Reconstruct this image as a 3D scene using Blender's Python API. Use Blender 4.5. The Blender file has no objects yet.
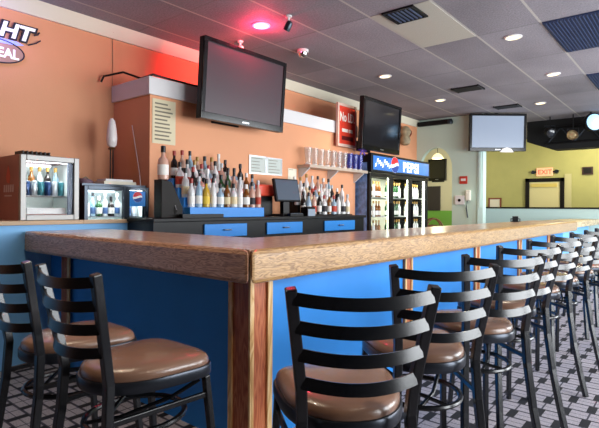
import bpy, bmesh, math, random
from mathutils import Vector, Matrix
random.seed(7)
PI = math.pi
S = bpy.context.scene
C = S.collection

# ------------------------------------------------------------------ colour / material helpers
def lin(c):
    if isinstance(c, str):
        c = [int(c[i:i+2], 16)/255 for i in (0, 2, 4)]
    return tuple((x/12.92 if x <= .04045 else ((x+.055)/1.055)**2.4) for x in c) + (1,)

MATS = {}
def mat(name, col, rough=.5, metal=0, spec=.5, coat=0, trans=0, emit=None, estr=0, bump=0, bscale=60, var=0, vscale=4, ior=1.45):
    if name in MATS: return MATS[name]
    m = bpy.data.materials.new(name); m.use_nodes = True
    nt = m.node_tree; b = nt.nodes['Principled BSDF']
    b.inputs['Base Color'].default_value = lin(col)
    b.inputs['Roughness'].default_value = rough
    b.inputs['Metallic'].default_value = metal
    b.inputs['Specular IOR Level'].default_value = spec
    b.inputs['Coat Weight'].default_value = coat
    b.inputs['Coat Roughness'].default_value = .08
    b.inputs['Transmission Weight'].default_value = trans
    b.inputs['IOR'].default_value = ior
    if emit:
        b.inputs['Emission Color'].default_value = lin(emit)
        b.inputs['Emission Strength'].default_value = estr
    tc = nt.nodes.new('ShaderNodeTexCoord')
    if var:
        n = nt.nodes.new('ShaderNodeTexNoise'); n.inputs['Scale'].default_value = vscale; n.inputs['Detail'].default_value = 4
        nt.links.new(tc.outputs['Object'], n.inputs['Vector'])
        r = nt.nodes.new('ShaderNodeMapRange'); r.inputs[1].default_value = .3; r.inputs[2].default_value = .7
        r.inputs[3].default_value = 1-var; r.inputs[4].default_value = 1+var
        nt.links.new(n.outputs['Fac'], r.inputs[0])
        mx = nt.nodes.new('ShaderNodeMix'); mx.data_type = 'RGBA'; mx.blend_type = 'MULTIPLY'; mx.inputs[0].default_value = 1
        mx.inputs[6].default_value = lin(col); nt.links.new(r.outputs[0], mx.inputs[7])
        nt.links.new(mx.outputs[2], b.inputs['Base Color'])
    if bump:
        n = nt.nodes.new('ShaderNodeTexNoise'); n.inputs['Scale'].default_value = bscale; n.inputs['Detail'].default_value = 3
        nt.links.new(tc.outputs['Object'], n.inputs['Vector'])
        bp = nt.nodes.new('ShaderNodeBump'); bp.inputs['Strength'].default_value = bump; bp.inputs['Distance'].default_value = .01
        nt.links.new(n.outputs['Fac'], bp.inputs['Height']); nt.links.new(bp.outputs[0], b.inputs['Normal'])
    MATS[name] = m
    return m

def mth(nt, op, a, b=None, c=None):
    n = nt.nodes.new('ShaderNodeMath'); n.operation = op
    for i, v in enumerate((a, b, c)):
        if v is None: continue
        if isinstance(v, (int, float)): n.inputs[i].default_value = v
        else: nt.links.new(v, n.inputs[i])
    return n.outputs[0]

def wood(name, axis, c1, c2, c3, rough=.35, coat=0, scale=1.0, bump=.15):
    """oak: cathedral grain bands stretched along an axis, plus fine pores"""
    m = bpy.data.materials.new(name); m.use_nodes = True
    nt = m.node_tree; b = nt.nodes['Principled BSDF']
    tc = nt.nodes.new('ShaderNodeTexCoord')
    mp = nt.nodes.new('ShaderNodeMapping')
    sc = [11*scale]*3; sc['xyz'.index(axis)] = 1.6*scale
    mp.inputs['Scale'].default_value = sc
    nt.links.new(tc.outputs['Object'], mp.inputs['Vector'])
    n1 = nt.nodes.new('ShaderNodeTexNoise'); n1.inputs['Scale'].default_value = 1.0; n1.inputs['Detail'].default_value = 2; n1.inputs['Distortion'].default_value = .6
    nt.links.new(mp.outputs[0], n1.inputs['Vector'])
    rings = mth(nt, 'PINGPONG', mth(nt, 'MULTIPLY', n1.outputs['Fac'], 14.0), 1.0)
    mp2 = nt.nodes.new('ShaderNodeMapping'); sc2 = [160*scale]*3; sc2['xyz'.index(axis)] = 9*scale
    mp2.inputs['Scale'].default_value = sc2
    nt.links.new(tc.outputs['Object'], mp2.inputs['Vector'])
    n2 = nt.nodes.new('ShaderNodeTexNoise'); n2.inputs['Scale'].default_value = 1.0; n2.inputs['Detail'].default_value = 3
    nt.links.new(mp2.outputs[0], n2.inputs['Vector'])
    f = mth(nt, 'ADD', mth(nt, 'MULTIPLY', rings, .55), mth(nt, 'MULTIPLY', n2.outputs['Fac'], .55))
    cr = nt.nodes.new('ShaderNodeValToRGB')
    cr.color_ramp.elements[0].position = .25; cr.color_ramp.elements[0].color = lin(c1)
    cr.color_ramp.elements[1].position = .85; cr.color_ramp.elements[1].color = lin(c3)
    e = cr.color_ramp.elements.new(.5); e.color = lin(c2)
    nt.links.new(f, cr.inputs[0]); nt.links.new(cr.outputs[0], b.inputs['Base Color'])
    b.inputs['Roughness'].default_value = rough; b.inputs['Coat Weight'].default_value = coat; b.inputs['Coat Roughness'].default_value = .17
    if bump:
        bp = nt.nodes.new('ShaderNodeBump'); bp.inputs['Strength'].default_value = bump; bp.inputs['Distance'].default_value = .004
        nt.links.new(f, bp.inputs['Height']); nt.links.new(bp.outputs[0], b.inputs['Normal'])
    MATS[name] = m
    return m

# ------------------------------------------------------------------ mesh builder
class MB:
    def __init__(self): self.bm = bmesh.new()
    def box(self, x0, x1, y0, y1, z0, z1, M=None):
        v = [self.bm.verts.new(Vector(p) if M is None else M @ Vector(p)) for p in
             ((x0,y0,z0),(x1,y0,z0),(x1,y1,z0),(x0,y1,z0),(x0,y0,z1),(x1,y0,z1),(x1,y1,z1),(x0,y1,z1))]
        for f in ((3,2,1,0),(4,5,6,7),(0,1,5,4),(1,2,6,5),(2,3,7,6),(3,0,4,7)):
            self.bm.faces.new([v[i] for i in f])
        return self
    def prism(self, pts, z0, z1, M=None):
        """polygon pts (x,y) extruded in z"""
        M = M or Matrix()
        a = [self.bm.verts.new(M @ Vector((p[0], p[1], z0))) for p in pts]
        b = [self.bm.verts.new(M @ Vector((p[0], p[1], z1))) for p in pts]
        n = len(pts)
        self.bm.faces.new(a[::-1]); self.bm.faces.new(b)
        for i in range(n): self.bm.faces.new((a[i], a[(i+1) % n], b[(i+1) % n], b[i]))
        return self
    def lathe(self, prof, seg=16, M=None, cap=True):
        M = M or Matrix()
        rings = []
        for r, z in prof:
            rings.append([self.bm.verts.new(M @ Vector((r*math.cos(2*PI*i/seg), r*math.sin(2*PI*i/seg), z))) for i in range(seg)])
        for a, b in zip(rings, rings[1:]):
            for i in range(seg):
                self.bm.faces.new((a[i], a[(i+1) % seg], b[(i+1) % seg], b[i]))
        if cap:
            self.bm.faces.new(rings[0][::-1]); self.bm.faces.new(rings[-1])
        return self
    def loft(self, rings):
        vs = [[self.bm.verts.new(Vector(p)) for p in r] for r in rings]
        n = len(vs[0])
        for a, b in zip(vs, vs[1:]):
            for i in range(n): self.bm.faces.new((a[i], a[(i+1) % n], b[(i+1) % n], b[i]))
        self.bm.faces.new(vs[0][::-1]); self.bm.faces.new(vs[-1])
        return self
    def sweep(self, path, prof, closed=False, up=(0,0,1), M=None):
        M = M or Matrix()
        P = [Vector(p) for p in path]; n = len(P); rings = []
        for i in range(n):
            if closed: t = P[(i+1) % n] - P[i-1]
            else: t = P[min(i+1, n-1)] - P[max(i-1, 0)]
            t.normalize()
            u = Vector(up); s = t.cross(u)
            if s.length < 1e-4: s = t.cross(Vector((1,0,0)))
            s.normalize(); w = s.cross(t).normalized()
            rings.append([self.bm.verts.new(M @ (P[i] + s*a + w*b)) for a, b in prof])
        k = len(prof)
        for i in range(n if closed else n-1):
            a, b = rings[i], rings[(i+1) % n]
            for j in range(k): self.bm.faces.new((a[j], a[(j+1) % k], b[(j+1) % k], b[j]))
        if not closed:
            self.bm.faces.new(rings[0][::-1]); self.bm.faces.new(rings[-1])
        return self
    def tube(self, path, r, seg=8, closed=False, up=(0,0,1), M=None):
        return self.sweep(path, [(r*math.cos(2*PI*i/seg), r*math.sin(2*PI*i/seg)) for i in range(seg)], closed, up, M)
    def build(self, name, m, parent=None, bevel=0, smooth=False, loc=None):
        bmesh.ops.recalc_face_normals(self.bm, faces=self.bm.faces[:])
        me = bpy.data.meshes.new(name); self.bm.to_mesh(me); self.bm.free()
        me.materials.append(m)
        if smooth:
            for p in me.polygons: p.use_smooth = True
            me.set_sharp_from_angle(angle=math.radians(40))
        o = bpy.data.objects.new(name, me); C.objects.link(o)
        if loc: o.location = loc
        if parent: o.parent = parent
        if bevel:
            b = o.modifiers.new('bevel', 'BEVEL'); b.width = bevel; b.segments = 2; b.limit_method = 'ANGLE'; b.angle_limit = math.radians(35)
        return o

def rectprof(w, h): return [(-w/2,-h/2),(w/2,-h/2),(w/2,h/2),(-w/2,h/2)]

def tag(o, label, cat, group=None, kind=None):
    o['label'] = label; o['category'] = cat
    if group: o['group'] = group
    if kind: o['kind'] = kind
    return o
def thing(name, label, cat, loc=(0,0,0), rz=0, group=None):
    o = bpy.data.objects.new(name, None); C.objects.link(o)
    o.empty_display_size = .1; o.location = loc; o.rotation_euler = (0,0,rz)
    return tag(o, label, cat, group)
def struct(o):
    o['kind'] = 'structure'; return o
def dup(root, loc, rz=0, label=None, group=None, scale=None):
    r = root.copy(); C.objects.link(r); r.location = loc; r.rotation_euler = (0,0,rz)
    if label: r['label'] = label
    if group: r['group'] = group
    if scale: r.scale = scale
    for ch in list(root.children):
        c = ch.copy(); C.objects.link(c); c.parent = r
        for g in list(ch.children):
            d = g.copy(); C.objects.link(d); d.parent = c
    return r

FONT_RX = Matrix.Rotation(PI/2, 4, 'X')       # text standing upright, read from -y
def text(name, body, size, loc, m, parent=None, extrude=.002, R=None, shear=0, offset=0, sx=1.0, align='LEFT'):
    cu = bpy.data.curves.new('tmp_text', 'FONT'); cu.body = body; cu.size = size; cu.extrude = extrude
    cu.shear = shear; cu.offset = offset; cu.align_x = align
    to = bpy.data.objects.new('tmp_text', cu); C.objects.link(to)
    dg = bpy.context.evaluated_depsgraph_get()
    me = bpy.data.meshes.new_from_object(to.evaluated_get(dg))
    bpy.data.objects.remove(to); bpy.data.curves.remove(cu)
    R = R or FONT_RX
    me.transform(Matrix.Translation(loc) @ R @ Matrix.Diagonal((sx,1,1,1)))
    me.name = name; me.materials.clear(); me.materials.append(m)
    o = bpy.data.objects.new(name, me); C.objects.link(o)
    if parent: o.parent = parent
    return o

ORD = ['first','second','third','fourth','fifth','sixth','seventh','eighth','ninth','tenth','eleventh','twelfth','thirteenth']

# ------------------------------------------------------------------ materials
M_orange = mat('orange paint', 'DE9C74', .65, bump=.08, bscale=90, var=.04, vscale=1.5)
M_mint = mat('mint paint', 'C4DACC', .6, bump=.05)
M_aqua = mat('aqua paint', 'CBE6E2', .6, bump=.05)
M_olive = mat('olive yellow paint', 'B2AE6C', .7, bump=.05, var=.04)
M_cream = mat('cream paint', 'D8D2BC', .5, bump=.04)
M_white = mat('white paint', 'DAD8D8', .45)
M_blue = mat('blue panel paint', '2A86D8', .38, spec=.4, var=.06, vscale=3)
M_blueL = mat('pale blue wall paint', '7CBCF2', .5, var=.04, vscale=2)
M_black = mat('black powder coat', '15171B', .26, spec=.7, bump=.04, bscale=400)
M_pewter = mat('dark pewter metal', '3A3E46', .3, metal=.7)
M_blackp = mat('black plastic', '0A0A0D', .42, spec=.3)
M_blackm = mat('matt black paint', '0B0C0E', .7, bump=.1, bscale=30)
M_darkw = mat('dark laminate', '140F0C', .55, spec=.25)
M_vinyl = mat('brown vinyl', '80604E', .25, spec=.7, coat=.25, bump=.12, bscale=220, var=.08, vscale=9)
M_steel = mat('brushed steel', 'B9BBBE', .28, metal=1)
M_chrome = mat('chrome', 'D8DADC', .12, metal=1)
M_gun = mat('gunmetal frame', '3A4048', .3, metal=.8)
M_glass = mat('clear glass pane', 'FFFFFF', .02, trans=1, ior=1.05, spec=.3)
M_screen = mat('black screen glass', '17171B', .13, spec=.8, coat=.6)
M_screen2 = mat('reflection grey screen glass', '443A40', .32, spec=.4, coat=0)  # room reflection put into the glass as a grey base colour
M_paper = mat('paper', 'E6E0CC', .7)
M_ink = mat('ink', '7A7464', .7)
M_redsign = mat('red sign enamel', 'D8402C', .4)
M_dkwall = mat('dark front wall', '4A403C', .6)
M_redp = mat('red plastic', 'D04A34', .35)
M_tan = mat('tan laminate edge', 'B79C7C', .4)
M_purple = mat('purple ribbon', '5A3AA0', .5)
W_topx = wood('oak top along bar', 'x', '96705C', 'B88F78', 'CEAA94', rough=.35, coat=.7, bump=.01, scale=1.6)
W_topy = wood('oak top along side', 'y', '96705C', 'B88F78', 'CEAA94', rough=.35, coat=.7, bump=.01, scale=1.6)
W_nosx = wood('oak edge along bar', 'x', '7C5632', 'AC8452', 'C29A68', rough=.32, coat=.3, scale=3.6)
W_nosy = wood('oak edge along side', 'y', '805642', 'B4866A', 'CCA286', rough=.32, coat=.3, scale=3.6)  # same oak as the bar edge, side's pinker shade put into its colour
W_post = wood('redwood board', 'z', '9C4C2C', 'B4603A', 'C67A52', rough=.4, scale=1.5)
W_strip = wood('pine edge strip', 'z', 'C09058', 'DDB47C', 'EBCB98', rough=.4)
W_pale = wood('pale oak', 'x', 'A58A60', 'C8B088', 'DCC8A0', rough=.35)
W_chair = wood('brown bentwood', 'z', '4A2C18', '6E4426', '8A5A34', rough=.4)

def ceiling_mat():
    m = bpy.data.materials.new('acoustic ceiling tiles'); m.use_nodes = True
    nt = m.node_tree; b = nt.nodes['Principled BSDF']
    tc = nt.nodes.new('ShaderNodeTexCoord'); sp = nt.nodes.new('ShaderNodeSeparateXYZ')
    nt.links.new(tc.outputs['Object'], sp.inputs[0])
    fx = mth(nt, 'FLOORED_MODULO', mth(nt, 'DIVIDE', mth(nt, 'SUBTRACT', sp.outputs[0], 5.475), 1.23), 1.0)
    fy = mth(nt, 'FLOORED_MODULO', mth(nt, 'DIVIDE', mth(nt, 'SUBTRACT', sp.outputs[1], 1.29), .655), 1.0)
    ix = mth(nt, 'FLOOR', mth(nt, 'DIVIDE', mth(nt, 'SUBTRACT', sp.outputs[0], 5.475), 1.23))
    iy = mth(nt, 'FLOOR', mth(nt, 'DIVIDE', mth(nt, 'SUBTRACT', sp.outputs[1], 1.29), .655))
    wn = nt.nodes.new('ShaderNodeTexWhiteNoise'); wn.noise_dimensions = '2D'
    cb = nt.nodes.new('ShaderNodeCombineXYZ'); nt.links.new(ix, cb.inputs[0]); nt.links.new(iy, cb.inputs[1])
    nt.links.new(cb.outputs[0], wn.inputs['Vector'])
    ns = nt.nodes.new('ShaderNodeTexNoise'); ns.inputs['Scale'].default_value = 55; ns.inputs['Detail'].default_value = 5
    nt.links.new(tc.outputs['Object'], ns.inputs['Vector'])
    pit = mth(nt, 'MULTIPLY_ADD', ns.outputs['Fac'], .9, .55)
    tone = mth(nt, 'MULTIPLY', pit, mth(nt, 'MULTIPLY_ADD', wn.outputs['Value'], .3, .85))
    st = nt.nodes.new('ShaderNodeTexNoise'); st.inputs['Scale'].default_value = .9; st.inputs['Detail'].default_value = 3
    nt.links.new(tc.outputs['Object'], st.inputs['Vector'])
    tone = mth(nt, 'MULTIPLY', tone, mth(nt, 'MULTIPLY_ADD', st.outputs['Fac'], .9, .5))
    ex = mth(nt, 'MULTIPLY', mth(nt, 'MINIMUM', fx, mth(nt, 'SUBTRACT', 1.0, fx)), 1.23)
    ey = mth(nt, 'MULTIPLY', mth(nt, 'MINIMUM', fy, mth(nt, 'SUBTRACT', 1.0, fy)), .655)
    cross = mth(nt, 'LESS_THAN', ex, .008); main = mth(nt, 'LESS_THAN', ey, .012)
    mx = nt.nodes.new('ShaderNodeMix'); mx.data_type = 'RGBA'; mx.blend_type = 'MULTIPLY'; mx.inputs[0].default_value = 1
    mx.inputs[6].default_value = lin('8E8A92'); nt.links.new(tone, mx.inputs[7])
    m2 = nt.nodes.new('ShaderNodeMix'); m2.data_type = 'RGBA'; nt.links.new(cross, m2.inputs[0])
    nt.links.new(mx.outputs[2], m2.inputs[6]); m2.inputs[7].default_value = lin('77757A')
    m3 = nt.nodes.new('ShaderNodeMix'); m3.data_type = 'RGBA'; nt.links.new(main, m3.inputs[0])
    nt.links.new(m2.outputs[2], m3.inputs[6]); m3.inputs[7].default_value = lin('B4B0AC')
    nt.links.new(m3.outputs[2], b.inputs['Base Color'])
    b.inputs['Roughness'].default_value = .75
    bp = nt.nodes.new('ShaderNodeBump'); bp.inputs['Strength'].default_value = .5; bp.inputs['Distance'].default_value = .01
    nt.links.new(ns.outputs['Fac'], bp.inputs['Height']); nt.links.new(bp.outputs[0], b.inputs['Normal'])
    return m

def carpet_mat():
    m = bpy.data.materials.new('woven block carpet'); m.use_nodes = True
    nt = m.node_tree; b = nt.nodes['Principled BSDF']
    tc = nt.nodes.new('ShaderNodeTexCoord'); sp = nt.nodes.new('ShaderNodeSeparateXYZ')
    nt.links.new(tc.outputs['Object'], sp.inputs[0])
    X, Y = sp.outputs[0], sp.outputs[1]
    rx = mth(nt, 'DIVIDE', X, .125); row = mth(nt, 'FLOOR', rx)
    px = mth(nt, 'FLOORED_MODULO', rx, 1.0)
    py = mth(nt, 'FLOORED_MODULO', mth(nt, 'ADD', mth(nt, 'DIVIDE', Y, .25), mth(nt, 'MULTIPLY', row, .5)), 1.0)
    black = mth(nt, 'LESS_THAN', py, .2)
    edge = mth(nt, 'MINIMUM', px, mth(nt, 'SUBTRACT', 1.0, px))
    mid = mth(nt, 'ABSOLUTE', mth(nt, 'SUBTRACT', px, .5))
    lines = mth(nt, 'MAXIMUM', mth(nt, 'MAXIMUM', mth(nt, 'LESS_THAN', edge, .07), mth(nt, 'LESS_THAN', mth(nt, 'ABSOLUTE', mth(nt, 'SUBTRACT', py, .6)), .02)), mth(nt, 'LESS_THAN', mid, .02))
    ns = nt.nodes.new('ShaderNodeTexNoise'); ns.inputs['Scale'].default_value = 130; ns.inputs['Detail'].default_value = 3
    nt.links.new(tc.outputs['Object'], ns.inputs['Vector'])
    cr = nt.nodes.new('ShaderNodeValToRGB')
    cr.color_ramp.elements[0].position = .3; cr.color_ramp.elements[0].color = lin('7C7882')
    cr.color_ramp.elements[1].position = .7; cr.color_ramp.elements[1].color = lin('B8B2B8')
    nt.links.new(ns.outputs['Fac'], cr.inputs[0])
    m1 = nt.nodes.new('ShaderNodeMix'); m1.data_type = 'RGBA'; nt.links.new(lines, m1.inputs[0])
    nt.links.new(cr.outputs[0], m1.inputs[6]); m1.inputs[7].default_value = lin('3A3742')
    m2 = nt.nodes.new('ShaderNodeMix'); m2.data_type = 'RGBA'; nt.links.new(black, m2.inputs[0])
    nt.links.new(m1.outputs[2], m2.inputs[6]); m2.inputs[7].default_value = lin('0C0B12')
    nt.links.new(m2.outputs[2], b.inputs['Base Color'])
    b.inputs['Roughness'].default_value = .9
    bp = nt.nodes.new('ShaderNodeBump'); bp.inputs['Strength'].default_value = .5; bp.inputs['Distance'].default_value = .005
    nt.links.new(ns.outputs['Fac'], bp.inputs['Height']); nt.links.new(bp.outputs[0], b.inputs['Normal'])
    return m

# ------------------------------------------------------------------ the room
ZC = 3.2          # ceiling
YB = 4.87         # back wall
YW = 4.2          # built-out bar wall
struct(MB().box(-3.1, 14.6, -2.7, 7.7, -.1, 0).build('floor', carpet_mat()))
struct(MB().box(-3.1, 14.6, -2.7, 7.7, ZC, ZC+.1).build('ceiling', ceiling_mat()))
struct(MB().box(-3.1, 10, YB, YB+.12, 0, ZC).build('wall_back', M_orange))
struct(MB().box(2.775, 6.48, YW, YB, 0, 2.53).build('wall_bar', M_orange))
struct(MB().box(-3.1, -3, -2.6, YB, 0, ZC).build('wall_left', mat('dark unseen wall', '3A302E', .6, var=.1)))  # unseen wall, made dark to cut bounce light onto the bar's side panel
struct(MB().box(14.4, 14.5, -2.6, 7.6, 0, ZC).build('wall_far', M_olive))
struct(MB().box(10.12, 14.4, 7.5, 7.6, 0, ZC).build('wall_side', M_olive))
# end wall with an arched doorway
def arch_wall():
    b = MB(); x0, x1 = 10.0, 10.12
    yl, yr, zs, zt = 4.80, 4.06, 2.12, 2.58
    b.box(x0, x1, yl, YB+.12, 0, ZC); b.box(x0, x1, 3.52, yr, 0, ZC)
    n = 14; pts = []
    cy = (yl+yr)/2; ry = (yl-yr)/2
    for i in range(n+1):
        a = PI*i/n; pts.append((cy+ry*math.cos(a), zs+(zt-zs)*math.sin(a)))
    for (a, c), (d, e) in zip(pts, pts[1:]):
        M = Matrix(((0,0,1,0),(1,0,0,0),(0,1,0,0),(0,0,0,1)))
        b.prism([(a, c), (d, e), (d, ZC), (a, ZC)], x0, x1, M)
    return b
struct(arch_wall().build('wall_end', M_mint))
struct(MB().box(10.12, 14.4, YB+.12, YB+.2, 0, .01).build('trim_8', M_cream))
# casing strips at the free end of the end wall
struct(MB().box(9.97, 10.15, 3.40, 3.52, 0, ZC).build('trim_1', M_aqua, bevel=.01))
struct(MB().box(9.955, 9.97, 3.44, 3.48, 1.3, 2.6).build('trim_2', M_aqua))
# half wall dividing off the far room
struct(MB().box(12.0, 12.12, -2.6, 4.6, 0, 1.275).build('wall_half', M_aqua))
struct(MB().box(11.97, 12.15, -2.6, 4.6, 1.275, 1.31).build('trim_3', M_darkw))
struct(MB().box(14.38, 14.4, 5.2, 7.5, 1.2, ZC).build('trim_10', mat('pale cream wall', 'DCD6B0', .6)))
# green wainscot of the back room
struct(MB().box(14.37, 14.4, 5.4, 7.5, 0, 1.2).build('trim_4', mat('green paint', '7FC04E', .5)))
# front wall with the street windows (daylight comes in here)
fw = MB(); WINS = [(2.0, 4.6), (5.1, 7.7), (8.2, 11.2)]
fw.box(-3.1, 14.6, -2.7, -2.6, 0, .55); fw.box(-3.1, 14.6, -2.7, -2.6, 2.75, ZC)
xs = [-3.1] + [v for w in WINS for v in w] + [14.6]
for i in range(0, len(xs), 2): fw.box(xs[i], xs[i+1], -2.7, -2.6, .55, 2.75)
struct(fw.build('wall_front', M_dkwall))
# crown band and ledge trim
struct(MB().prism([(YB-.03, 3.055), (YB, 3.055), (YB, ZC), (YB-.055, ZC), (YB-.05, 3.16)], -3, 10, Matrix(((0,0,1,0),(1,0,0,0),(0,1,0,0),(0,0,0,1)))).build('trim_5', M_cream))
lt = MB(); lt.box(2.745, 6.5, YW-.03, YW, 2.375, 2.535); lt.box(2.745, 2.775, YW, YB-.001, 2.375, 2.535); lt.box(2.745, 6.5, YW-.03, YB-.001, 2.535, 2.55)
struct(lt.build('trim_6', M_white, bevel=.004))
# blue half wall behind the end of the bar with a tan ledge
hw = MB(); hw.box(-1.2, 2.06, 4.135, 4.68, 0, 1.115); hw.box(2.06, 2.52, 4.135, 4.19, 0, 1.115)
struct(hw.build('wall_blue', M_blueL))
hl = MB(); hl.box(-1.2, 2.07, 4.115, 4.69, 1.115, 1.15); hl.box(2.07, 2.53, 4.115, 4.195, 1.115, 1.15)
struct(hl.build('trim_7', M_tan, bevel=.004))
# far doorway
dr = MB(); dr.box(14.33, 14.4, 3.64, 3.74, 0, 2.1); dr.box(14.33, 14.4, 2.78, 2.88, 0, 2.1); dr.box(14.33, 14.4, 2.78, 3.74, 2.0, 2.1)
d1 = struct(MB().box(14.36, 14.4, 2.88, 3.64, 0, 2.0).build('door_1', mat('pale door', 'D9CE96', .5)))
struct(dr.build('door_frame', M_darkw, d1))
struct(MB().box(14.32, 14.36, 2.95, 3.60, 1.86, 1.95).build('door_closer', mat('brass rail', 'D8C068', .3), d1))
struct(MB().box(14.37, 14.4, 2.62, 2.78, 0, 2.2).build('trim_9', mat('cream casing', 'C6BE8A', .5)))

# ------------------------------------------------------------------ ceiling fittings
def can_light(name, x, y, label, lens, lens_c, power, col, r=.075, cone=120, aim=None):
    t = thing(name, label, 'ceiling light', (x, y, ZC), group='recessed ceiling lights')
    MB().lathe([(r, -.001), (r*1.3, -.001), (r*1.3, -.008), (r*1.02, -.014), (r, -.008)], 24, cap=False).build('trim_ring', M_white, t, smooth=True)
    MB().lathe([(r*1.0, -.002), (r*.98, -.006)], 24).build('lens', lens, t)
    l = bpy.data.lights.new(name+'_lamp', 'SPOT'); l.energy = power; l.color = col; l.spot_size = math.radians(cone); l.spot_blend = .6; l.shadow_soft_size = .06
    lo = bpy.data.objects.new(name+'_lamp', l); C.objects.link(lo); lo.location = (x, y, ZC-.03)
    if aim: lo.rotation_euler = Vector(aim).to_track_quat('-Z', 'Y').to_euler()
    return t
L_warm = mat('warm lit lens', 'FFF0C8', .5, emit='FFE9B0', estr=2.2)
L_red = mat('red lamp lens', 'FFD8A0', .5, emit='FFC890', estr=3.5)
can_light('recessed_light', 3.73, 3.61, 'recessed ceiling light glowing red above the large television', L_red, 0, 100, (1, .06, .06), cone=62, aim=(.16, 1.26, -.34))
for x, y, lb in ((6.30, 3.58, 'recessed ceiling light above the second television over the glass shelf'),
                 (5.75, 1.64, 'recessed ceiling light nearest the large dark ceiling panel'),
                 (7.68, 1.64, 'recessed ceiling light further along from the large dark panel, mid right'),
                 (9.64, 2.27, 'recessed ceiling light nearest the black lighting rig'),
                 (8.30, 3.60, 'recessed ceiling light above the drinks cooler in front of the arch wall')):
    can_light('recessed_light', x, y, lb, L_warm, 0, 55, (1, .86, .62))
for x, y, lb in ((1.05, 2.4, 'added unseen ceiling light over the stools on the left side of the bar'), (1.5, -.5, 'added unseen ceiling light over the stool nearest the corner post'),):  # added out-of-view downlights that warm the seats and the side edge
    can_light('recessed_light', x, y, lb, L_warm, 0, 55, (1, .84, .62))
# red glow on the ceiling comes from the red lamp hanging just below the tiles
rl = bpy.data.lights.new('red_lamp', 'POINT'); rl.energy = 15; rl.color = (1, .03, .10); rl.shadow_soft_size = .05
ro = bpy.data.objects.new('red_lamp', rl); C.objects.link(ro); ro.location = (3.73, 3.61, ZC-.10)

# square air diffuser
t = thing('air_vent', 'square black air diffuser set in a pale ceiling tile', 'vent', (4.41, 2.285, ZC))
MB().box(-.15, .15, -.15, .15, -.012, 0).build('backing', M_blackm, t)
f = MB(); f.box(-.17,.17,-.17,-.145,-.018,0); f.box(-.17,.17,.145,.17,-.018,0); f.box(-.17,-.145,-.145,.145,-.018,0); f.box(.145,.17,-.145,.145,-.018,0)
f.build('frame', M_blackp, t)
s = MB()
for i in range(6):
    s.box(-.14, .14, -.12+i*.045, -.105+i*.045, -.022, -.012)
s.build('louvre', mat('blue grey louvre', '3A4660', .4), t)
tag(MB().box(4.255, 5.465, 1.957, 2.588, ZC-.003, ZC).build('ceiling_tile', mat('pale tile', 'B4B1A6', .8, bump=.3)), 'pale ceiling tile around the square black diffuser', 'ceiling tile')
# dark return panels
def dark_panel(x0, x1, y0, y1, label):
    t = thing('return_air_panel', label, 'ceiling panel', ((x0+x1)/2, (y0+y1)/2, ZC), group='dark ceiling panels')
    w, d = (x1-x0)/2, (y1-y0)/2
    MB().box(-w, w, -d, d, -.012, 0).build('panel', mat('navy grille', '1C2C52', .55, bump=.4, bscale=200, var=.15, vscale=30), t)
    b = MB()
    for i in range(18):
        yy = -d+.03+i*(2*d-.06)/17
        b.box(-w+.02, w-.02, yy-.004, yy+.004, -.02, -.012)
    b.build('grille', mat('navy slats', '23345C', .5), t)
dark_panel(5.485, 6.69, .65, 1.28, 'large dark blue grille panel in the ceiling at the right edge')
dark_panel(8.0, 9.16, .65, 1.28, 'smaller looking dark ceiling panel further away at the right edge')
for x0, x1, y0, y1, lb in ((7.62, 7.9, 2.7, 3.1, 'narrow black slot vent in the ceiling left of the window-lit television'),
                           (9.45, 9.7, 2.62, 3.02, 'narrow black slot vent in the ceiling above the grey-screen television')):
    t = thing('slot_vent', lb, 'vent', ((x0+x1)/2, (y0+y1)/2, ZC))
    w, d = (x1-x0)/2, (y1-y0)/2
    MB().box(-w, w, -d, d, -.02, 0).build('slot', M_blackm, t); 
    b = MB(); b.box(-w-.02, w+.02, -d-.02, -d, -.024, 0); b.box(-w-.02, w+.02, d, d+.02, -.024, 0); b.build('frame', M_blackp, t)
# ceiling spots and dome camera
def spot(x, y, label, m_head):
    t = thing('ceiling_spotlight', label, 'spotlight', (x, y, ZC))
    MB().lathe([(.035, 0), (.035, -.015), (.012, -.02), (.012, -.06)], 14).build('mount', M_white, t, smooth=True)
    M = Matrix.Translation((0, 0, -.10)) @ Matrix.Rotation(math.radians(35), 4, 'X')
    MB().lathe([(.02, .05), (.033, .03), (.036, -.05), (.03, -.05), (.028, -.03)], 14, M).build('head', m_head, t, smooth=True)
spot(3.72, 3.22, 'small black and silver ceiling spotlight right of the red light', M_gun)
spot(3.94, 4.15, 'small white ceiling spotlight peeping over the large television', M_white)
t = thing('dome_camera', 'silver dome camera on the ceiling right of the large television', 'camera', (4.64, 3.78, ZC))
MB().lathe([(.07, 0), (.07, -.03), (.062, -.035)], 20).build('base', M_white, t, smooth=True)
MB().lathe([(.06, -.03), (.056, -.06), (.04, -.085), (.015, -.095)], 20).build('dome', M_chrome, t, smooth=True)

# ------------------------------------------------------------------ the bar
bt = thing('bar_countertop', 'long glossy oak bar counter turning a corner with thick pale grained edge', 'bar counter', (0,0,0))
ZT = 1.07
MB().prism([(1.625,1.64), (2.27,2.27), (2.27,4.11), (1.625,4.11)], 1.03, ZT-.001).build('countertop', W_topy, bt)
MB().prism([(1.625,1.64), (9.3,1.64), (9.3,2.27), (2.27,2.27)], 1.03, ZT-.001).build('countertop', W_topx, bt)
MB().prism([(1.59,1.612), (1.59,4.12), (1.65,4.12), (1.65,1.668)], .908, ZT).build('edge_board', W_nosy, bt, bevel=.022)
MB().prism([(1.600,1.602), (9.3,1.602), (9.3,1.66), (1.66,1.66)], .908, ZT).build('edge_board', W_nosx, bt, bevel=.022)
MB().prism([(9.32,1.62), (11.9,1.62), (11.9,2.2), (9.32,2.2)], .955, 1.065).build('counter_extension', W_pale, bt, bevel=.012)

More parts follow.
